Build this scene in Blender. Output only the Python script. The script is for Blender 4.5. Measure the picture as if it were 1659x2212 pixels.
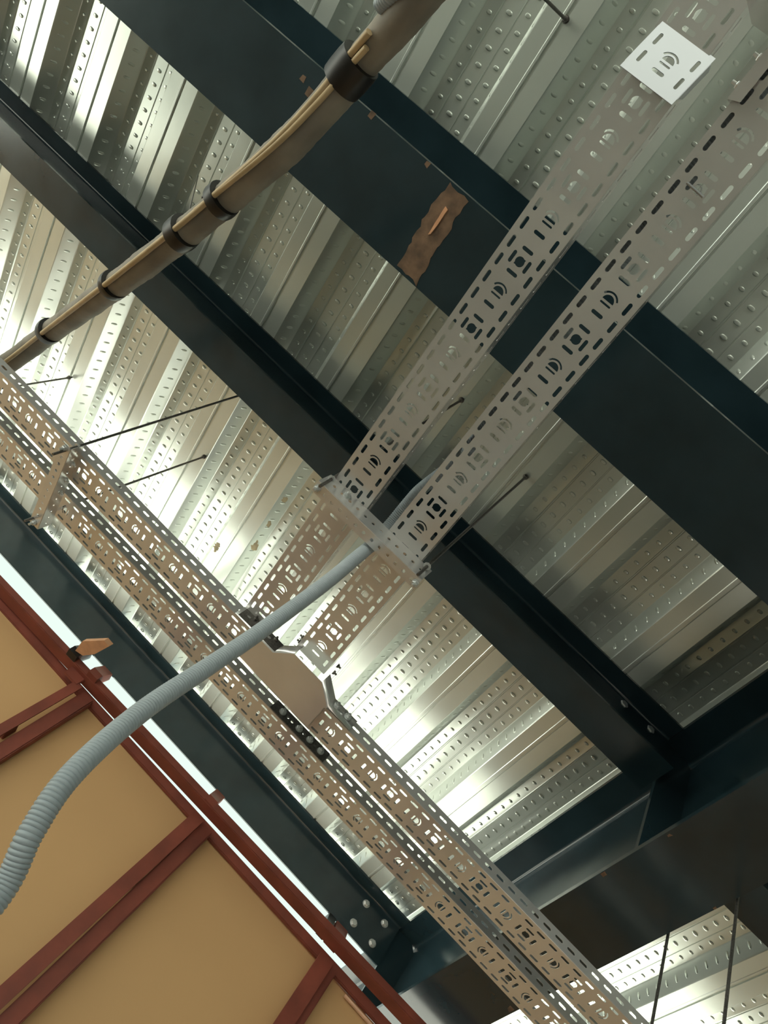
import bpy, bmesh, math, random
from mathutils import Vector, Matrix
random.seed(7)
for o in list(bpy.data.objects): bpy.data.objects.remove(o)
SC = bpy.context.scene; COL = SC.collection
S = 2.07          # metres from the camera up to the underside of the deck
EYE = 1.6         # camera height above the floor
def N(x, y, z): return Vector((x*S, y*S, z*S + EYE))

# ------------------------------------------------ camera
cam = bpy.data.objects.new('camera', bpy.data.cameras.new('camera')); COL.objects.link(cam)
cam.data.lens = 36*1598.18/2212; cam.data.sensor_width = 36; cam.data.sensor_fit = 'AUTO'
cam.data.clip_start = 0.02
Rr = Vector((-0.52106, 0.67042, 0.52824)); Rb = Vector((-0.71409, -0.68142, 0.16044)); Rz = Vector((0.46751, -0.29361, 0.83380))
m = Matrix.Identity(4)
for i, v in enumerate((Rr, Rb, Rz)):
    m[i][0] = v.x; m[i][1] = -v.y; m[i][2] = -v.z
m.translation = Vector((0, 0, EYE)); cam.matrix_world = m
SC.camera = cam
# ------------------------------------------------ world, light, exposure
w = bpy.data.worlds.new('sky'); SC.world = w; w.use_nodes = True
bg = w.node_tree.nodes['Background']; bg.inputs[0].default_value = (0.80, 0.95, 0.86, 1); bg.inputs[1].default_value = 1.0
sun = bpy.data.objects.new('sun', bpy.data.lights.new('sun', 'SUN')); COL.objects.link(sun)
sun.data.energy = 29; sun.data.angle = .03; sun.data.color = (1, .98, .93)
sun.rotation_euler = Vector((-.13, .40, -1)).to_track_quat('-Z', 'Y').to_euler()
SC.view_settings.view_transform = 'Standard'; SC.view_settings.look = 'None'
SC.view_settings.gamma = 1; SC.view_settings.use_curve_mapping = False
SC.view_settings.exposure = 0.10
def area(name, loc, target, sx, sy, power, color):
    l = bpy.data.lights.new(name, 'AREA'); l.shape = 'RECTANGLE'; l.size = sx; l.size_y = sy; l.energy = power; l.color = color
    o = bpy.data.objects.new(name, l); COL.objects.link(o); o.location = loc
    o.rotation_euler = (Vector(target)-Vector(loc)).to_track_quat('-Z', 'Y').to_euler(); return o

# ------------------------------------------------ materials
def mat(name, col, rough=.5, metal=0., noise=None, bump=None, spec=.5):
    """noise=(scale, amount of brightness variation, roughness variation); bump=(scale, strength)"""
    m = bpy.data.materials.new(name); m.use_nodes = True; nt = m.node_tree; b = nt.nodes['Principled BSDF']
    b.inputs['Base Color'].default_value = (*col, 1); b.inputs['Roughness'].default_value = rough
    b.inputs['Metallic'].default_value = metal; b.inputs['Specular IOR Level'].default_value = spec
    tc = nt.nodes.new('ShaderNodeTexCoord')
    if noise:
        n = nt.nodes.new('ShaderNodeTexNoise'); n.inputs['Scale'].default_value = noise[0]; n.inputs['Detail'].default_value = 5
        nt.links.new(tc.outputs['Object'], n.inputs['Vector'])
        r = nt.nodes.new('ShaderNodeMapRange'); r.inputs[3].default_value = 1-noise[1]; r.inputs[4].default_value = 1+noise[1]
        r.inputs[1].default_value = .3; r.inputs[2].default_value = .7
        nt.links.new(n.outputs['Fac'], r.inputs[0])
        mx = nt.nodes.new('ShaderNodeVectorMath'); mx.operation = 'SCALE'; mx.inputs[0].default_value = col
        nt.links.new(r.outputs[0], mx.inputs['Scale']); nt.links.new(mx.outputs[0], b.inputs['Base Color'])
        if noise[2]:
            r2 = nt.nodes.new('ShaderNodeMapRange'); r2.inputs[3].default_value = max(.02, rough-noise[2]); r2.inputs[4].default_value = rough+noise[2]
            nt.links.new(n.outputs['Fac'], r2.inputs[0]); nt.links.new(r2.outputs[0], b.inputs['Roughness'])
    if bump:
        n = nt.nodes.new('ShaderNodeTexNoise'); n.inputs['Scale'].default_value = bump[0]; n.inputs['Detail'].default_value = 3
        nt.links.new(tc.outputs['Object'], n.inputs['Vector'])
        bp = nt.nodes.new('ShaderNodeBump'); bp.inputs['Strength'].default_value = bump[1]; bp.inputs['Distance'].default_value = .01
        nt.links.new(n.outputs['Fac'], bp.inputs['Height']); nt.links.new(bp.outputs[0], b.inputs['Normal'])
    return m
M_DECK = mat('galvanised_deck', (.58, .62, .58), .23, .56, (3., .06, .08), (4., .10))
M_TRAY = mat('galvanised_tray', (.67, .66, .65), .22, .66, (6., .08, .05))
M_BRIGHT = mat('bright_zinc', (.34, .36, .38), .42, .85)
M_TEAL = mat('dark_teal_paint', (.013, .027, .034), .20, 0., (5., .25, .06), (9., .03))
M_RED = mat('red_oxide_primer', (.19, .042, .024), .6, 0., (9., .25, .1))
M_TAN = mat('tan_board', (.54, .32, .145), .75, 0., (1.4, .05, .0))
M_CONC = mat('concrete', (.32, .30, .27), .85, 0., (1.2, .2, 0))
M_DIRT = mat('pale_ground', (.42, .43, .38), .9, 0., (.6, .2, 0))
M_DARKWALL = mat('dark_green_shade_wall', (.08, .12, .085), .9, 0., (2., .2, 0))  # for the added unseen walls; green tint goes into the deck reflections
M_PVC = mat('grey_pvc', (.30, .34, .37), .42, 0., (20., .05, .05))
M_HOSE = mat('dusty_foam', (.21, .185, .15), .6, 0., (12., .25, .05), (30., .2))
M_CABLE = mat('tan_cable', (.46, .34, .19), .5, 0., (30., .12, 0))
M_BLACK = mat('black_tape_and_tube_shade', (.007, .006, .006), .38)  # tape, and the painted shade inside two tube ends
M_STEEL = mat('dark_steel_rod', (.16, .15, .14), .45, .9, (200., .3, .1))
M_BOLT = mat('zinc_bolt', (.62, .64, .64), .42, .8, (60., .1, 0))
M_RUST = mat('rusty_primer', (.12, .072, .042), .8, 0., (30., .5, 0))
M_WOOD = mat('raw_wood', (.58, .30, .16), .7, 0., (25., .15, 0))
M_PEACH = mat('painted_light_strip', (.75, .45, .30), .7, 0., (25., .1, 0))  # peach colour standing in for light at the board edge

# ------------------------------------------------ mesh helpers
def link(name, me, material, parent=None, sharp=30):
    o = bpy.data.objects.new(name, me); COL.objects.link(o)
    if material and not me.materials: me.materials.append(material)
    if sharp is not None:
        for p in me.polygons: p.use_smooth = True
        me.set_sharp_from_angle(angle=math.radians(sharp))
    if parent: o.parent = parent
    return o
def pydata(name, v, f, material, parent=None, sharp=30):
    me = bpy.data.meshes.new(name); me.from_pydata([tuple(a) for a in v], [], f); me.update()
    return link(name, me, material, parent, sharp)
def tag(o, label=None, cat=None, group=None, kind=None):
    for k, v in (('label', label), ('category', cat), ('group', group), ('kind', kind)):
        if v: o[k] = v
    return o
def empty(name, loc, label, cat, group=None, rz=0.):
    o = bpy.data.objects.new(name, None); COL.objects.link(o); o.location = loc; o.rotation_euler = (0, 0, rz)
    o.empty_display_size = .05
    return tag(o, label, cat, group)
def prism(poly, a, b, axis='Y'):
    """closed polygon in the plane across `axis`, extruded from a to b"""
    n = len(poly); V = []
    for t in (a, b):
        for p, q in poly:
            V.append((p, t, q) if axis == 'Y' else (t, p, q) if axis == 'X' else (p, q, t))
    F = [[i, (i+1) % n, n+(i+1) % n, n+i] for i in range(n)] + [list(range(n))[::-1], list(range(n, 2*n))]
    return V, F
def fixn(o):
    bm = bmesh.new(); bm.from_mesh(o.data); bmesh.ops.recalc_face_normals(bm, faces=bm.faces); bm.to_mesh(o.data); bm.free(); return o
def pris(name, poly, a, b, axis, material, parent=None, sharp=30):
    V, F = prism(poly, a, b, axis); return fixn(pydata(name, V, F, material, parent, sharp))
def box(name, x0, x1, y0, y1, z0, z1, material, parent=None, bev=0.):
    bm = bmesh.new(); bmesh.ops.create_cube(bm, size=1)
    for v in bm.verts: v.co = Vector(((x0+x1)/2+v.co.x*(x1-x0), (y0+y1)/2+v.co.y*(y1-y0), (z0+z1)/2+v.co.z*(z1-z0)))
    if bev: bmesh.ops.bevel(bm, geom=bm.edges[:], offset=bev, segments=2, affect='EDGES')
    me = bpy.data.meshes.new(name); bm.to_mesh(me); bm.free()
    return link(name, me, material, parent)
def merge(*vf):
    V = []; F = []
    for v, f in vf:
        k = len(V); V += list(v); F += [[i+k for i in q] for q in f]
    return V, F
def catmull(P, step):
    P = [Vector(p) for p in P]; P = [P[0]*2-P[1]] + P + [P[-1]*2-P[-2]]; out = []
    for i in range(1, len(P)-2):
        p0, p1, p2, p3 = P[i-1:i+3]; n = max(2, int((p2-p1).length/step*1.5)+1)
        for k in range(n):
            t = k/n; out.append(.5*((2*p1)+(p2-p0)*t+(2*p0-5*p1+4*p2-p3)*t*t+(3*p1-p0-3*p2+p3)*t**3))
    out.append(P[-2])
    L = [0]
    for a, b in zip(out, out[1:]): L.append(L[-1]+(b-a).length)
    n = int(L[-1]/step)+1; res = []; j = 0
    for k in range(n+1):
        s = L[-1]*k/n
        while j < len(L)-2 and L[j+1] < s: j += 1
        t = (s-L[j])/max(1e-9, L[j+1]-L[j]); res.append(out[j].lerp(out[j+1], min(1, t)))
    return res
def tube(pts, rad, seg=16, caps=True):
    n = len(pts); T = [(pts[min(i+1, n-1)]-pts[max(i-1, 0)]).normalized() for i in range(n)]
    u = T[0].orthogonal().normalized(); V = []; F = []
    for i, p in enumerate(pts):
        u = (u - T[i]*u.dot(T[i])).normalized(); v = T[i].cross(u)
        r = rad(i) if callable(rad) else rad
        for k in range(seg):
            a = 2*math.pi*k/seg; V.append(p+u*(r*math.cos(a))+v*(r*math.sin(a)))
    for i in range(n-1):
        for k in range(seg):
            F.append([i*seg+k, i*seg+(k+1) % seg, (i+1)*seg+(k+1) % seg, (i+1)*seg+k])
    if caps: F += [list(range(seg))[::-1], list(range((n-1)*seg, n*seg))]
    return V, F
def rod(name, a, b, r, material, parent=None, seg=12):
    V, F = tube([Vector(a), Vector(b)], r, seg); return pydata(name, V, F, material, parent)
def hexbolt(name, p, d, material=None, parent=None, r=.011, h=.008, stub=.0, washer=True):
    """hex head standing on a washer at p, pointing along d, with an optional thread end"""
    d = Vector(d).normalized(); p = Vector(p); u = d.orthogonal().normalized(); v = d.cross(u); V = []; F = []
    def cyl(r0, r1, a, b, seg, ph=0):
        k = len(V)
        for rr, t in ((r0, a), (r1, b)):
            for i in range(seg):
                q = 2*math.pi*i/seg+ph; V.append(p+d*t+u*(rr*math.cos(q))+v*(rr*math.sin(q)))
        for i in range(seg): F.append([k+i, k+(i+1) % seg, k+seg+(i+1) % seg, k+seg+i])
        F.append([k+i for i in range(seg)][::-1]); F.append([k+seg+i for i in range(seg)])
    if washer: cyl(r*1.22, r*1.22, 0, r*.16, 20)
    ph = random.uniform(0, 1)
    cyl(r, r, r*.16, h*.8, 6, ph); cyl(r, r*.86, h*.8, h, 6, ph)
    if stub: cyl(r*.5, r*.46, h, h+stub, 12)
    return pydata(name, V, F, material or M_BOLT, parent)

# perforated sheet: filled 2D curve with holes, converted to a mesh
def slot(cx, cy, L, W, ang=0., n=7):
    h = (L-W)/2; r = W/2; pts = []
    for k in range(n): a = -math.pi/2+math.pi*k/(n-1); pts.append((h+r*math.cos(a), r*math.sin(a)))
    for k in range(n): a = math.pi/2+math.pi*k/(n-1); pts.append((-h+r*math.cos(a), r*math.sin(a)))
    c, s = math.cos(ang), math.sin(ang)
    return [(cx+x*c-y*s, cy+x*s+y*c) for x, y in pts]
def circ(cx, cy, r, n=20, notch=False):
    P = []
    for k in range(n):
        a = 2*math.pi*(k+.5)/n; rr = r
        P.append((cx+rr*math.cos(a), cy+rr*math.sin(a)))
    if notch:   # two small nicks like the keyhole
        P = []
        for k in range(24):
            a = 2*math.pi*k/24; rr = r*1.25 if k in (3, 15) else r
            P.append((cx+rr*math.cos(a), cy+rr*math.sin(a)))
    return P
def dhole(cx, cy, r, d):      # half disc, flat side towards +d
    P = [(cx-d*r*math.sin(math.pi*k/12), cy+r*math.cos(math.pi*k/12)) for k in range(13)]
    return P
def arc(cx, cy, r0, r1, d, a0=-62, a1=62):
    A = [math.radians(a0+(a1-a0)*k/10) for k in range(11)]
    return [(cx-d*r1*math.cos(a), cy+r1*math.sin(a)) for a in A] + [(cx-d*r0*math.cos(a), cy+r0*math.sin(a)) for a in A[::-1]]
def sheet(name, outline, holes, th, M4, material, parent=None):
    cu = bpy.data.curves.new('tmp', 'CURVE'); cu.dimensions = '2D'; cu.fill_mode = 'BOTH'; cu.extrude = th/2
    for P in [outline]+holes:
        sp = cu.splines.new('POLY'); sp.points.add(len(P)-1)
        for q, (x, y) in zip(sp.points, P): q.co = (x, y, 0, 1)
        sp.use_cyclic_u = True
    o = bpy.data.objects.new('tmp', cu); COL.objects.link(o)
    dg = bpy.context.evaluated_depsgraph_get(); me = bpy.data.meshes.new_from_object(o.evaluated_get(dg))
    bpy.data.objects.remove(o); bpy.data.curves.remove(cu)
    me.materials.clear(); me.name = name; me.transform(M4)
    bm = bmesh.new(); bm.from_mesh(me); bmesh.ops.remove_doubles(bm, verts=bm.verts, dist=1e-6)
    bmesh.ops.recalc_face_normals(bm, faces=bm.faces); bm.to_mesh(me); bm.free()
    return link(name, me, material, parent, 25)
def frame(o, ex, ey, ez=None):
    ex = Vector(ex).normalized(); ey = Vector(ey).normalized(); ez = ex.cross(ey) if ez is None else Vector(ez)
    M = Matrix.Identity(4)
    for i in range(3): M[i][0] = ex[i]; M[i][1] = ey[i]; M[i][2] = ez[i]; M[i][3] = o[i]
    return M

# ------------------------------------------------ the setting
def struct(o): o['kind'] = 'structure'; return o
GY0 = -.083*S; PM = .156*S; DZ = 1.0*S+EYE
def deck():
    V = []; F = []; k0, k1 = -9, 14
    prof = []     # (y, z) across the ribs, seen from below
    for k in range(k0, k1):
        g = GY0+PM*k; e = .0028; h = .060; a = .003
        # lower flat with a side-lap groove, web, upper flat with two grooves, web
        prof += [(g-.059, 0), (g-.006, 0), (g-.0045, e*1.6), (g+.0015, e*1.6), (g+.003, -e*.6), (g+.009, -e*.6), (g+.011, 0), (g+.056, 0), (g+.060, a),
                 (g+.0875, h-a), (g+.091, h), (g+.1305, h), (g+.1320, h+e), (g+.1345, h+e), (g+.136, h),
                 (g+.1835, h), (g+.185, h+e), (g+.1875, h+e), (g+.1905, h-e*.5), (g+.1925, h), (g+.2315, h), (g+.2345, h-a), (g+.261, a)]
    X0, X1 = -5.0, .02+1.345*S
    n = len(prof); xs = [X0, -.6, 0, .6, 1.2, 1.8, 2.3, X1]
    for x in xs:
        for y, z in prof: V.append((x, y, DZ+z))
    for i in range(len(xs)-1):
        for j in range(n-1): F.append([i*n+j, i*n+j+1, (i+1)*n+j+1, (i+1)*n+j])
    # pressed dimples
    def bump(cx, cy, cz, ly, lx, hh, sl=0.):
        b = len(V); R = 12
        for rr, hz in ((1., .0), (.72, .75)):
            for q in range(R):
                a = 2*math.pi*q/R; dx = lx*math.cos(a)*rr; s_ = math.sin(a); dy = (math.copysign(abs(s_)**.7, s_))*ly*rr
                V.append((cx+dx, cy+dy, cz+dy*sl-hh*hz+.0002))
        V.append((cx, cy, cz-hh))
        for q in range(R):
            F.append([b+q, b+(q+1) % R, b+R+(q+1) % R, b+R+q]); F.append([b+R+q, b+R+(q+1) % R, b+2*R])
    for k in range(-5, 9):
        g = GY0+PM*k
        for i in range(76):
            x = -.68+i*.0455
            if x > X1-.03: break
            j = random.uniform(-.0012, .0012)
            bump(x+j, g+.111, DZ+.060, .0090, .0058, .0042)
            bump(x+.02+j, g+.160, DZ+.060, .0108, .0062, .0052)
            bump(x+j, g+.210, DZ+.060, .0085, .0056, .0038)
            bump(x+.01, g+.0738, DZ+.0298, .0060, .0055, .0032, 1.95)
            bump(x+.01, g+.2478, DZ+.0305, .0060, .0055, .0032, -2.0)
    me = bpy.data.meshes.new('ceiling'); me.from_pydata(V, [], F); me.update()
    return struct(link('ceiling', me, M_DECK, None, 35))
deck()
struct(box('floor', -6.5, 3.2, -3.6, 4.6, -.2, 0, M_CONC))
struct(box('floor_outside', -30, 30, -30, 30, -.5, -.22, M_DIRT))
struct(box('shade_wall_back', -6.7, -6.5, -3.8, -.6, 0, 3.6, M_DARKWALL))  # unseen wall, added to keep light out from behind
struct(box('shade_wall_right', -6.5, 3.0, -3.8, -3.6, 0, 3.66, M_DARKWALL))  # unseen wall, added to darken this side of the room
# tan boarded wall in front, open above
KW = .775          # the tan partition stands nearer than the outer beam and stops below it
def NW(x, y, z): return N(x*KW, y*KW, z*KW)
SW = S*KW
WX = 1.468*SW
struct(box('wall_front', WX, WX+.015, -3.4, 4.6, 0, .918*SW+EYE, M_TAN))

# ------------------------------------------------ steel beams
def isec(w, d, tf, tw, r, bottom=True):
    """half open I outline around x=0, top at z=0"""
    def fil(cx, cz, a0, a1):
        return [(cx+r*math.cos(math.radians(a0+(a1-a0)*k/5)), cz+r*math.sin(math.radians(a0+(a1-a0)*k/5))) for k in range(6)]
    W = w/2; t = tw/2
    P = [(-W, 0), (W, 0), (W, -tf)] + fil(t+r, -tf-r, 90, 180)
    if bottom: P += fil(t+r, -d+tf+r, 180, 270)+[(W, -d+tf), (W, -d), (-W, -d), (-W, -d+tf)]+fil(-t-r, -d+tf+r, 270, 360)
    else: P += [(t, -d), (-t, -d)]
    P += fil(-t-r, -tf-r, 0, 90)+[(-W, -tf)]
    return P
def beam(label, x, y0, y1, w, d, tf, tw, r, rz=0., bottom=True, group=None, web0=None):
    e = empty('steel_beam', N(x, 0, 1), label, 'beam', group or 'steel beams', rz)
    o = pris('beam_section', isec(w, d, tf, tw, r, bottom), y0*S, y1*S, 'Y', M_TEAL, e, 25)
    return e
W1, D1 = .22, .50
b1 = beam('large dark teal steel beam crossing the top of the picture, with a bare rusty patch', .1937, -.351, 1.75, W1, D1, .015, .010, .013, .0146)
b2 = beam('middle steel beam whose lower flange catches grey light, between the two others', .5745, -.349, 1.75, .129, .207, .0085, .0065, .009, .010)
b3 = beam('outer dark teal steel beam beside the open white gap, with four hexagonal bolts', 1.312, -.349, 1.6, .133, .203, .009, .0065, .008, .0, False)
b4 = beam('steel beam beyond the girder at the right edge, partly hidden in shade', .6180, -1.5, -.452, .133, .207, .0085, .0065, .009)
# bare rusty patch and paint chips under the large beam
def ragged(name, pts, z, material, parent, j=.006, th=.0006):
    P = []
    for i, a in enumerate(pts):
        b = pts[(i+1) % len(pts)]; L = math.dist(a, b); n = max(1, int(L/.012))
        for k in range(n):
            t = k/n; P.append((a[0]+(b[0]-a[0])*t+random.uniform(-j, j), a[1]+(b[1]-a[1])*t+random.uniform(-j, j)))
    return pris(name, P, z-th, z, 'Z', material, parent, None)
xb = -W1/2; lx = lambda X, Y: (X-.1937)*S
r1 = ragged('rust_patch', [(-.100, .572), (-.104, .628), (-.045, .634), (.104, .622), (.105, .562), (.03, .566)], -D1, M_RUST, b1, .004)
r1['label'] = 'bare rusty brown strip'
sp = ragged('wood_splinter', [(-.062, .596), (.0, .598), (.004, .603), (-.064, .604)], -D1-.0007, M_WOOD, b1, .0008, .002)
for (x, y, a) in ((-.055, 1.02, .010), (-.068, 1.05, .007), (-.105, .86, .007), (-.104, .69, .006)):
    ragged('paint_chip', [(x-a, y-a), (x+a, y-a*.7), (x+a*.8, y+a), (x-a, y+a*.8)], -D1, M_RUST, b1, .0015)
# girder along the ribs at the lower right
girder = empty('steel_girder', N(0, -.3995, 1), 'deep dark steel girder running to the lower right corner, carrying the beam ends', 'beam')
GW, GD = .209, .50
pris('beam_section', isec(GW, GD, .016, .011, .014), -1.4*S, 1.62*S, 'X', M_TEAL, girder, 25)
zb = -GD
for (x, y, c) in ((.895, -.100, .006), (1.16, -.101, .005), (1.10, .095, .006), (1.33, .096, .009), (1.95, -.092, .012), (2.3, -.09, .015), (2.36, -.09, .01)):
    ragged('rust_patch', [(x-c, y-c*.5), (x+c, y-c*.4), (x+c*.7, y+c*.6), (x-c, y+c*.6)], zb, M_RUST, girder, .002)
# full depth fin plates with the beam end bolts
def finplate(X, side, bolts_x):
    y0 = .0055; yt = GW/2; zt = -.016; zb_ = -GD+.016
    # polygon in (y, z) local to the girder: snipped corners at the web
    P = [(y0, zt-.022), (y0+.022, zt), (yt, zt), (yt+.0, zt-.028), (yt+.16, zt-.028), (yt+.16, -.180), (yt, -.180), (yt, zb_), (y0+.022, zb_), (y0, zb_+.022)]
    o = pris('fin_plate', P, X*S-.006+side, X*S+.006+side, 'X', M_TEAL, girder, None); return o
for X, beamo in ((.5780, b2), (1.312, b3)):
    finplate(X, .0095, 0)
for X, beamo in ((.5776, b2), (1.312, b3)):
    for yy in (-.268, -.3185):
        for zz in ((.9815, .9360) if beamo is b2 else (.9755, .9255)):
            tgt = Vector((X*S-.0034, yy*S, (zz-1)*S))
            p = Vector((tgt.x-beamo.location.x, tgt.y, tgt.z))
            hexbolt('bolt', p, (-1, 0, 0), M_BOLT, beamo, .0135, .011)

# ------------------------------------------------ cable trays
K = .0705*S/.150          # stamped pattern scale, 150 mm nominal period
def tray_holes(L0, L1, phase, d):
    H = []; k = int((L0-phase)/(.15*K))-2
    add = lambda s, P, half: H.append(P) if L0+half+.003 < s < L1-half-.003 else None
    while phase+k*.15*K < L1+.2:
        c = phase+k*.15*K; q = lambda a: c+d*a*K
        for a in (-.01875, .01875, .05625, -.05625):
            for t in (-.0355, .0355): add(q(a), slot(q(a), t*K, .0245*K, .0075*K), .0125*K)
        add(q(0), circ(q(0), 0, .0095*K, notch=True), .012)
        for t in (-.0175, .0175): add(q(0), slot(q(0), t*K, .024*K, .0070*K), .0125*K)
        for a in (-.0235, .0235, -.0565): add(q(a), slot(q(a), 0, .0245*K, .0072*K, math.pi/2), .004)
        add(q(.0665), dhole(q(.0665), 0, .0115*K, d), .012)
        add(q(.0735), slot(q(.0725), 0, .0225*K, .0038*K, math.pi/2), .003)
        add(q(.0665), arc(q(.0665), 0, .0148*K, .0183*K, d), .019)
        k += 1
    return H
def wall_holes(L0, L1, phase, h, d):
    H = []; k = int((L0-phase)/(.15*K))-2
    while phase+k*.15*K < L1+.2:
        c = phase+k*.15*K
        for a in (-.01875, .01875, .05625, -.05625):
            s = c+d*a*K
            if L0+.018 < s < L1-.018: H.append(slot(s, h*.52, .0235*K, .0078*K))
        k += 1
    return H
TH = .0012; WH = .0180*S; TW = .0462*S
def tray(label, axis, c, z, a0, a1, phase, d, group, wh=WH, tilt=0.):
    """axis 'X' or 'Y'; c = centre line, a0..a1 extent, all in deck units; local X of each sheet runs along the tray"""
    if axis == 'X': org = N(a0, c, z); ex, ey = Vector((1, 0, 0)), Vector((0, 1, 0))
    else: org = N(c, a0, z); ex, ey = Vector((0, 1, 0)), Vector((-1, 0, 0))
    e = empty('cable_tray', org, label, 'cable tray', group)
    L = (a1-a0)*S; ph = (phase-a0)*S; w = TW/2
    up = Vector((0, 0, 1)); O = Vector((0, 0, 0))
    sheet('tray_floor', [(0, -w), (L, -w), (L, w), (0, w)], tray_holes(0, L, ph, d), TH, frame(O, ex, ey), M_TRAY, e)
    for sgn in (-1, 1):
        sheet('side_wall', [(0, 0), (L, 0), (L, wh), (0, wh)], wall_holes(0, L, ph, wh, d), TH, frame(ey*(sgn*w), ex, up), M_TRAY, e)
    return e
GT = 'slotted cable trays'
T1 = tray('slotted tray, the left one of the pair running up to the top right corner', 'X', .1637, .642, -.030, .646, .2003, 1, GT)
T2 = tray('slotted tray, the right one of the pair, with grey conduit lying inside it', 'X', .0841, .642, -.36, .630, .2190, 1, GT)
T1u = tray('short raised end of slotted tray above the bright splice plate at top right', 'X', .1675, .660, -.36, -.0565, -.0772, 1, GT)
T3a = tray('slotted tray from the left edge to the plain tee, nearer of the two crossing trays', 'Y', .6713, .625, .152, 1.12, .3168, -1, GT)
T3b = tray('slotted tray running from the plain tee down to the bottom edge, with purple-grey slotted side', 'Y', .6713, .625, -.86, .031, -.2319, 1, GT)
T4 = tray('long slotted tray behind the tee tray, next to the outer teal beam', 'Y', .7592, .640, -.86, 1.12, -.0602, -1, GT)

# bright splice plate wrapped under the step in the left tray
def splice():
    e = empty('splice_plate', N(-.030, .1637, .640), 'bright bent splice plate wrapped under the left tray near the top right', 'bracket')
    a = Vector((.004, 0, -.003)); b = Vector((-.0285*S, 0, (.660-.640)*S-.004)); ex = (b-a).normalized(); L = (b-a).length; w = TW/2+.003
    ey = Vector((0, 1, 0))
    H = [slot(L*.27, t, .022, .006) for t in (-.0365, .0365)]+[slot(L*.75, t, .022, .006) for t in (-.0365, .0365)]
    H += [slot(L*.22, -.000, .022, .006, math.pi/2), slot(L*.42, 0, .020, .0033, math.pi/2), dhole(L*.50, 0, .0105, 1)] if False else \
         [slot(L*.20, .0, .022, .0065, math.pi/2), slot(L*.40, 0, .020, .0034, math.pi/2), [(2*L*.48-x, y) for x, y in dhole(L*.48, 0, .0105, 1)], [(2*L*.48-x, y) for x, y in arc(L*.48, 0, .0137, .0170, 1)]]
    sheet('bent_plate', [(-.012, -w), (L+.010, -w), (L+.010, w), (-.012, w)], H, .0015, frame(a, ex, ey), M_BRIGHT, e)
    for s in (-1, 1):
        sheet('side_flap', [(0, 0), (L, 0), (L-.004, .024), (.012, .024)], [], .0015, frame(a+ey*(s*w), ex, Vector((.2, 0, 1))), M_BRIGHT, e)
splice()
# twin tray: folded joint plate with two bolts, and the pin through the round hole
def joint():
    e = empty('joint_plate', N(-.046, .1095, .636), 'folded grey joint plate with two bolts on the left edge of the right tray', 'bracket')
    P = [(0, 0), (-.235, 0), (-.235, .034), (0, .034)]
    sheet('side_plate', [(0, 0), (.235, 0), (.235, .036), (0, .036)], [], .002, frame(Vector((0, 0, 0)), Vector((-1, 0, 0)), Vector((0, 0, 1))), M_TRAY, e)
    sheet('bottom_lip', [(0, 0), (.235, 0), (.235, .018), (.006, .018)], [], .002, frame(Vector((0, 0, -.001)), Vector((-1, 0, 0)), Vector((0, -1, 0))), M_TRAY, e)
    for x in (-.022, -.063): hexbolt('bolt', (x, .001, .022), (0, 1, 0), M_BOLT, e, .0065, .006, .008)
joint()
p = N(.0090, .0865, .6405); e = empty('locking_pin', p, 'short white bar and ring caught across a round hole of the right tray', 'pin')
rod('pin_bar', (-.000, .017, -.004), (.002, -.017, -.004), .0022, M_BRIGHT, e, 8)
ringp = [Vector((.0075*math.cos(a*math.pi/10), .0075*math.sin(a*math.pi/10), .008)) for a in range(21)]
V, F = tube(ringp, .0012, 8, False); pydata('pin_ring', V, F, M_BOLT, e)

# plain tee piece where the right tray meets the crossing tray
def tee():
    e = empty('tray_tee', N(.66, .09, .6235), 'plain brown reducer tee joining the right tray to the crossing tray', 'cable tray')
    o = Vector(e.location); q = lambda x, y, z=.6235: N(x, y, z)-o
    fl = [(.6455, .158), (.6455, .1215), (.6225, .1010), (.6225, .0545), (.6440, .0310), (.6440, .014), (.6900, .014), (.6900, .158)]
    fl = [(.6455, .158), (.6455, .1215), (.6225, .1010), (.6225, .0545), (.6440, .0310), (.6915, .0290), (.6915, .158)]
    pris('tee_floor', [((x-.66)*S, (y-.09)*S) for x, y in fl], -.0018, 0, 'Z', M_TRAY, e, None)
    h = WH
    def wall(pts, th=.0015, hh=h, mt=M_TRAY, nm='side_wall'):
        V = []; F = []
        for (x, y) in pts: V += [q(x, y)+Vector((0, 0, -.001)), q(x, y)+Vector((0, 0, hh))]
        for i in range(len(pts)-1): F.append([2*i, 2*i+2, 2*i+3, 2*i+1])
        ob = pydata(nm, V, F, mt, e, 20); md = ob.modifiers.new('s', 'SOLIDIFY'); md.thickness = th; return ob
    wall([(.6450, .1880), (.6450, .1215), (.6220, .1010)])
    wall([(.6220, .0545), (.6435, .0310), (.6440, -.006)])
    wall([(.6925, .158), (.6925, .029)])
    for y in (.0239, .0059): hexbolt('bolt', q(.6428, y, .634), (-1, 0, 0), M_BOLT, e, .0085, .007, .006)
    # joint lip between the tee and the right tray, with small bolts at its two corners
    for x, y in ((.618, .1080), (.610, .0560), (.627, .1075), (.622, .0545)):
        hexbolt('bolt', q(x, y, .648), (0, 1 if y > .08 else -1, 0), M_STEEL, e, .0055, .005, .006)
    sheet('seam_lip', [(0, 0), (.041*S, 0), (.041*S, .003), (0, .003)], [], .001, frame(q(.648, .0315, .6222), Vector((1, 0, 0)), Vector((0, 1, 0))), M_BRIGHT, e)
tee()
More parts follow.
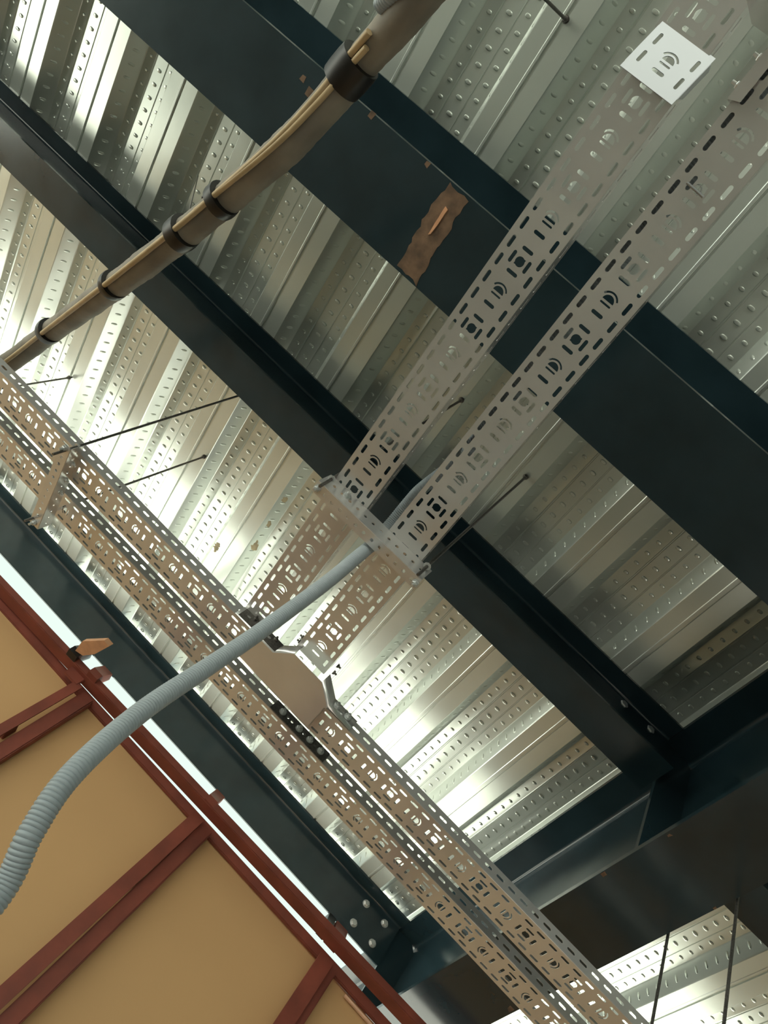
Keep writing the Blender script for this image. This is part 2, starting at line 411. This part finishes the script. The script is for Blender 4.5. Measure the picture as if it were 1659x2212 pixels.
# four-bolt coupler on the rear tray
def coupler():
    e = empty('tray_coupler', N(.735, .085, .640), 'dark bolted coupler on the side of the rear tray below the tee', 'bracket')
    L = .095*S; ex = Vector((0, -1, 0)); H = []
    for k, s in enumerate((.018, .058, .083, .108, .133, .158)): pass
    bl = [.0320, .0930, .1330, .1730]
    hl = [.052, .068, .112, .152]
    H = [circ(s, .020, .0045, 10) for s in hl]
    sheet('coupler_plate', [(0, 0), (L, 0), (L, .037), (0, .037)], H, .002, frame(Vector((-.0005, 0, 0)), ex, Vector((0, 0, 1))), M_STEEL, e)
    for s in bl: hexbolt('bolt', (-.0015, -s, .020), (-1, 0, 0), M_BOLT, e, .0085, .007, .006)
coupler()
def coupler2():
    e = empty('tray_coupler', N(.6455, .184, .625), 'dark perforated coupler where the left tray rests on the crossing tray', 'bracket')
    ex = Vector((0, -1, 0)); L = .064*S
    H = [slot(.02+i*.036, .020, .012, .008) for i in range(3)]
    sheet('coupler_plate', [(0, 0), (L, 0), (L, .037), (0, .037)], H, .002, frame(Vector((-.0012, 0, 0)), ex, Vector((0, 0, 1))), M_STEEL, e)
    for s in (.035, .072, .108): hexbolt('bolt', (-.0022, -s, .030), (-1, 0, 0), M_STEEL, e, .006, .006, .006)
coupler2()

# ------------------------------------------------ hangers and rods
def angle_hanger(name, label, p0, L, ex, side, legh, flw, n_leg, mt, pitch=.0235, r=.0045):
    e = empty(name, p0, label, 'bracket')
    H = [circ(.018+i*pitch, legh*.5, r, 14) for i in range(n_leg)]
    sheet('upright_leg', [(0, 0), (L, 0), (L, legh), (0, legh)], H, .0022, frame(Vector((0, 0, 0)), ex, Vector((0, 0, 1))), mt, e)
    H = [circ(.018+i*pitch, flw*.5, r, 14) for i in range(n_leg)]
    sheet('bottom_leg', [(0, 0), (L, 0), (L, flw), (0, flw)], H, .0022, frame(Vector((0, 0, 0)), ex, side), mt, e)
    return e
HG = angle_hanger('angle_hanger', 'perforated galvanised angle carrying the pair of trays near the middle', N(.4185, .0455, .6170), .148*S, Vector((0, 1, 0)), Vector((1, 0, 0)), .0245*S, .030, 12, M_TRAY)
for y in (.006, .148*S-.008): hexbolt('nut', (.015, y, -.002), (0, 0, -1), M_BOLT, HG, .0075, .008, .008)
hexbolt('bolt', (-.001, .118*S, .030), (-1, 0, 0), M_BOLT, HG, .0075, .007, .007)
BR = angle_hanger('angle_hanger', 'perforated brown angle carrying the two crossing trays at the left', N(.633, .476, .6045), .150*S, Vector((1, 0, 0)), Vector((0, 1, 0)), .0205*S, .034, 12, M_TRAY, .025)
for x in (.010, .150*S-.012): hexbolt('nut', (x, .017, -.002), (0, 0, -1), M_BOLT, BR, .0075, .008, .010)
for x in (.06, .12, .17): hexbolt('bolt', (x, -.001, .026), (0, -1, 0), M_BOLT, BR, .006, .006, .006)
def trod(label, a, b, r=.004, nuts=(), top=True):
    a = Vector(a); b = Vector(b)
    e = empty('threaded_rod', a, label, 'rod', 'hanger rods')
    n = int((b-a).length/.0025); d = (b-a)/n
    V, F = tube([d*i for i in range(n+1)], lambda i: r*(1.0 if i % 2 else .84), 10)
    pydata('rod_shaft', V, F, M_STEEL, e, 40)
    if top: hexbolt('anchor_nut', b-a-d.normalized()*.012, -d, M_STEEL, e, r*1.9, .010)
    for t in nuts: hexbolt('nut', (b-a)*t, d, M_BOLT, e, r*1.8, .007)
    return e
trod('threaded rod from the right end of the middle hanger up to the ribbed deck', N(.4125, .0515, .610), N(.4209, .0595, 1.0), nuts=(.06,))
trod('threaded rod from the left end of the middle hanger, showing between the two trays', N(.4180, .1870, .610), N(.3988, .2028, 1.0), nuts=(.06,))
trod('long slanting threaded rod at the left, passing behind the middle beam', N(.6410, .4820, .585), N(.6385, .4975, 1.0), nuts=(.05, .09))
trod('threaded rod behind the crossing trays at the left, ending at the deck', N(.7720, .4880, .590), N(.8107, .5162, 1.0), nuts=(.04,))
trod('short threaded rod nearest the left edge above the crossing tray', N(.8980, .8450, .64), N(.9074, .8492, 1.0))
trod('thin black rod in front of the far deck bay at bottom right, left of two', N(.6400, -.4540, .600), N(.6450, -.4560, .790), top=False)
trod('thin black rod in front of the far deck bay at bottom right, right of two', N(.5340, -.4525, .540), N(.5340, -.4560, .790), top=False)
trod('dark rod at the top edge fixed to the deck by a black anchor', N(-.0400, .3811, .55), N(-.0400, .3811, 1.0), .0042)
# ------------------------------------------------ conduit, insulated pipe, cables
cp = [N(*p) for p in ((.440, .030, .02), (.432, .055, .110), (.427, .0670, .164), (.413, .080, .188), (.408, .0915, .222), (.422, .1010, .289), (.437, .1035, .365), (.443, .1040, .431), (.447, .1065, .539),
     (.4425, .1090, .600), (.4440, .1120, .645), (.4306, .1150, .672), (.4042, .1160, .681), (.380, .1145, .680), (.350, .1080, .676), (.320, .1015, .6680), (.285, .0985, .6570), (.210, .0985, .6520), (.1, .0980, .652), (-.1, .0975, .652), (-.34, .0985, .652))]
pts = catmull(cp, .00135)
RC = .0146
V, F = tube(pts, lambda i: RC*(1.0, .985, .90, .985)[i % 4], 16)
tag(pydata('corrugated_conduit', V, F, M_PVC, None, 60), 'grey corrugated conduit hanging down to the lower left from the trays', 'conduit')
hp = [N(*p) for p in ((.7579, .7289, .6700), (.6857, .6876, .6821), (.5695, .6166, .6631), (.4001, .4935, .5960), (.2931, .4271, .5730), (.2414, .4020, .5720), (.1685, .3637, .5620), (.1212, .3500, .5670), (.0852, .3420, .5700), (.0268, .3153, .5541), (-.0223, .2998, .5531))]
hpts = catmull(hp, .008); RH = .0285
e = empty('insulated_pipe', hp[3], 'dusty brown insulated pipe sloping from the left edge to the top, bound with black tape', 'pipe')
o0 = Vector(e.location); hl = [p-o0 for p in hpts]
random.seed(3); wob = [random.uniform(-.0010, .0010) for _ in hl]
V, F = tube(hl, lambda i: RH+wob[i]*.6+.0008*math.sin(i*.35), 24); pydata('foam_sleeve', V, F, M_HOSE, e, 60)
# second thin pipe riding along the upper side
side = [p + Vector((.010, .021, .006)) for p in hl]
V, F = tube(side, .0165, 16); so = pydata('thin_pipe', V, F, M_HOSE, e, 60)
# taped bands
CA0, CA1 = -12., -42.
DREF = Vector((-.37, -.56, -.74)).normalized()
def band(px, hw, r=1.06):
    c = N(*px)-o0; i = min(range(len(hl)), key=lambda k: (hl[k]-c).length)
    t = (hl[min(i+1, len(hl)-1)]-hl[i-1]).normalized(); cc = hl[i]
    c_ = DREF-t*DREF.dot(t); c_.normalize(); s2 = t.cross(c_); off = (c_*.8-s2*.6)*.0068
    P = [cc+t*s+off for s in (-hw*1.25, -hw*.6, 0, hw*.6, hw*1.25)]
    V, F = tube(P, lambda k: RH*r*(1.17 if k in (1, 2, 3) else 1.14), 24); pydata('tape_band', V, F, M_BLACK, e, 50)
    for s in (-.3, .25):   # knot of tape
        q = cc+t*(hw*s)+Vector((.014, .030, -.006)); V, F = tube([q, q+Vector((.004, .010, -.003))], lambda k: .006*(1, .5)[k], 8); pydata('tape_knot', V, F, M_BLACK, e, 50)
band((.5695, .6166, .6631), .010, 1.02); band((.405, .498, .598), .0085, 1.0); band((.2931, .4271, .573), .0115); band((.2414, .402, .572), .0085); band((.0880, .343, .5695), .020, 1.1)
def ride(i0, i1, phi0, phi1, r, step=3):
    """points lying along the pipe surface, phi degrees round from its visible underside"""
    P = []; n = len(hpts)
    for i in range(max(1, i0), min(n-1, i1), step):
        t = (hpts[i+1]-hpts[i-1]).normalized(); c = (DREF-t*DREF.dot(t)).normalized(); s_ = t.cross(c)
        ph = math.radians(phi0+(phi1-phi0)*(i-i0)/(i1-i0)); P.append(hpts[i]+(c*math.cos(ph)+s_*math.sin(ph))*r)
    return P
NH = len(hpts)
cpts = catmull(ride(int(NH*.04), int(NH*.915), CA0, CA1, RH+.0048), .01)
V, F = tube(cpts, .0058, 12); tag(pydata('cable', V, F, M_CABLE, None, 60), 'pale tan cable strapped along the front of the insulated pipe', 'cable')
c2 = catmull(ride(int(NH*.66), int(NH*.915), CA1+6, CA1+24, RH+.0052), .01)
V, F = tube(c2, .0052, 12); tag(pydata('cable', V, F, M_CABLE, None, 60), 'second pale cable beside the first, seen only near the top edge', 'cable')
c3 = catmull([N(x, y, z) for x, y, z in ((.0390, .3345, .5480), (.020, .3220, .5400), (-.02, .300, .532))], .00125)
V, F = tube(c3, lambda i: .0125*(1.0, .985, .90, .985)[i % 4], 14); tag(pydata('corrugated_conduit', V, F, M_PVC, None, 60), 'short end of grey corrugated conduit at the top edge beside the pipe', 'conduit')
w0 = N(.4173, .7642, 1.0); w1 = N(.3050, .4480, .600)
tag(pydata('tie_wire', *tube([w1, w0], .0018, 8), M_STEEL), 'thin grey tie wire from the taped pipe up to the deck', 'wire')

# ------------------------------------------------ red framing on the tan wall
def rot_box(name, p, rz, x0, x1, y0, y1, z0, z1, m_, label=None, cat=None, group=None, bev=.003):
    o = box(name, x0, x1, y0, y1, z0, z1, m_, None, bev); o.location = p; o.rotation_euler = (0, 0, rz)
    return tag(o, label, cat, group) if label else o
frame_e = empty('red_rail', NW(1.398, 0, .927), 'upper red primed steel rail beside the white gap, along the outer beam', 'rail', None, -.035)
box('rail_tube', 0, .057, -.80*SW, 2.3*SW, 0, .0288, M_RED, frame_e, .003)
def stay(y0, y1, label, material):
    """short raking stay from the rail up to the underside of the outer beam web"""
    X0, Z0, X1, Z1 = 1.400*KW, .9300*KW, 1.304, .8975
    pts = []
    for X, Z, q in ((X0, Z0, 0), (X1, Z1, 1)):
        c = (y0+y1)/2*(KW if q == 0 else .915); h = (y1-y0)/2*(KW if q == 0 else .915)
        for dx, dz in ((0, 0), (.020, -.002), (.020, .014), (0, .012)):
            for y in (c-h, c+h): pts.append(N(X+dx, y, Z+dz*(1 if q == 0 else .2)))
    bm = bmesh.new(); vs = [bm.verts.new(p) for p in pts]; bmesh.ops.convex_hull(bm, input=vs)
    me = bpy.data.meshes.new('raking_stay'); bm.to_mesh(me); bm.free()
    return tag(link('raking_stay', me, material, None, 20), label, 'stay', 'stays from the red rail')
stay(.449, .476, 'short red stay between red rail and outer beam, beside the wood offcut', M_RED)
stay(.081, .106, 'short red stay between red rail and outer beam, above the middle red post', M_RED)
stay(-.292, -.262, 'short red stay between red rail and outer beam, lowest in the picture', M_RED)
stay(.516, .542, 'solid stay coloured black as the shaded inside of a tube end, left of the wood offcut under the outer beam', M_BLACK)  # black paints the shade inside an open red tube
stay(-.258, -.240, 'solid stay coloured black as a shaded tube end, beside the lowest red stay near the beam bolts', M_BLACK)  # again black in place of a tube's shaded opening
r2 = empty('red_rail', NW(1.455, 0, .9125), 'lower red rail along the top of the tan board, below the narrow white slit', 'rail', None, -.012)
box('rail_tube', 0, .016, -.80*SW, 2.3*SW, 0, .0225*SW, M_RED, r2, .003)
def stud(y, label, dy=.026, lean=.0, ry=None):
    e = empty('red_stud', NW(1.43, y, -.97), label, 'post', 'red posts on the tan wall')
    h = 1.882*SW
    V = []; F = []
    x0, x1 = 0, .007
    for z, l in ((0, -lean*3.4), (h, 0)):
        for x, yy in ((x0, 0), (x1, 0), (x1, -dy*SW), (x0, -dy*SW)): V.append((x, yy-l*SW, z))
    F = [[0, 1, 5, 4], [1, 2, 6, 5], [2, 3, 7, 6], [3, 0, 4, 7], [3, 2, 1, 0], [4, 5, 6, 7]]
    fixn(pydata('front_bar', V, F, M_RED, e))
    if ry is not None:
        box('rear_tube', .016, .054, (ry-.031)*SW, (ry+.001)*SW, 0, h+.01, M_RED, e, .004)
    for zz in (.0,): 
        for k in range(5):
            s = box('spacer', .006, .054, -dy*SW*.8, -dy*SW*.3, .25+k*.62, .30+k*.62, M_RED, e, .002)
    return e
stud(.482, 'red post nearest the left edge, rising behind the end of the grey conduit', .021, .009, -.027)
stud(.104, 'long scratched red post in the middle of the tan wall', .028, .008, -.027)
stud(-.271, 'red post at the bottom of the picture, rightmost of the three', .033, -.006, -.020)
rot_box('gusset_plate', NW(1.43, .50, .925), 0, -.002, .010, -.045, .022, -.033, .022, M_RED, 'small red gusset plate above the left red post', 'plate')
blk = [(1.3723, .5211), (1.3330, .5169), (1.2774, .4743), (1.2785, .4578), (1.3313, .4774), (1.3650, .5000)]
bo = pris('wood_block', [((x-1.33)*S*.788, (y-.49)*S*.788) for x, y in blk], 0, .019, 'Z', M_WOOD, None, None); bo.location = N(1.33*.788, .49*.788, .7245)
tag(bo, 'orange-brown wood offcut resting against the upper red rail, under the outer beam', 'wood offcut')
rot_box('light_strip', NW(1.460, -.53, .9025), 0, -.009, .001, -.22, .27, 0, .007, M_PEACH, 'thin peach strip painted as light coming through along the board at the bottom edge', 'light_strip', None, .001)  # light between rail and board, painted as a peach strip

# dried splashes on the underside of the deck
M_STAIN = mat('dried_splash', (.30, .25, .15), .8, 0., (40., .3, 0))
def splash(px, py, r, label, z=DZ):
    P = []
    for k in range(22):
        a = 2*math.pi*k/22; q = r*random.uniform(.55, 1.15)*(1+.5*abs(math.cos(a)))
        P.append((px*S+q*math.cos(a)*.8, py*S+q*math.sin(a)*.6))
    tag(pris('dried_splash', P, z-.0012, z-.0002, 'Z', M_STAIN, None, None), label, 'stain', 'dried splashes on the deck')
splash(.880, .3430, .024, 'largest brown dried splash on the bright deck above the left tray of the pair')
splash(.820, .3440, .014, 'brown splash next above the largest one on the bright deck')
splash(.757, .3445, .015, 'topmost brown splash on the bright deck, nearest the middle beam')
splash(.950, .4060, .020, 'faint brown splash on the bright deck, left of the largest splash')
splash(1.045, .344, .016, 'brown splash low on the deck just above the crossing tray')
e = empty('slotted_strut', N(-.098, .1215, .36), 'grey upright strut cut off by the right edge near the top', 'strut')
box('strut_channel', -.020, .020, -.0205, .0205, 0, .285*S, M_TRAY, e, .002)
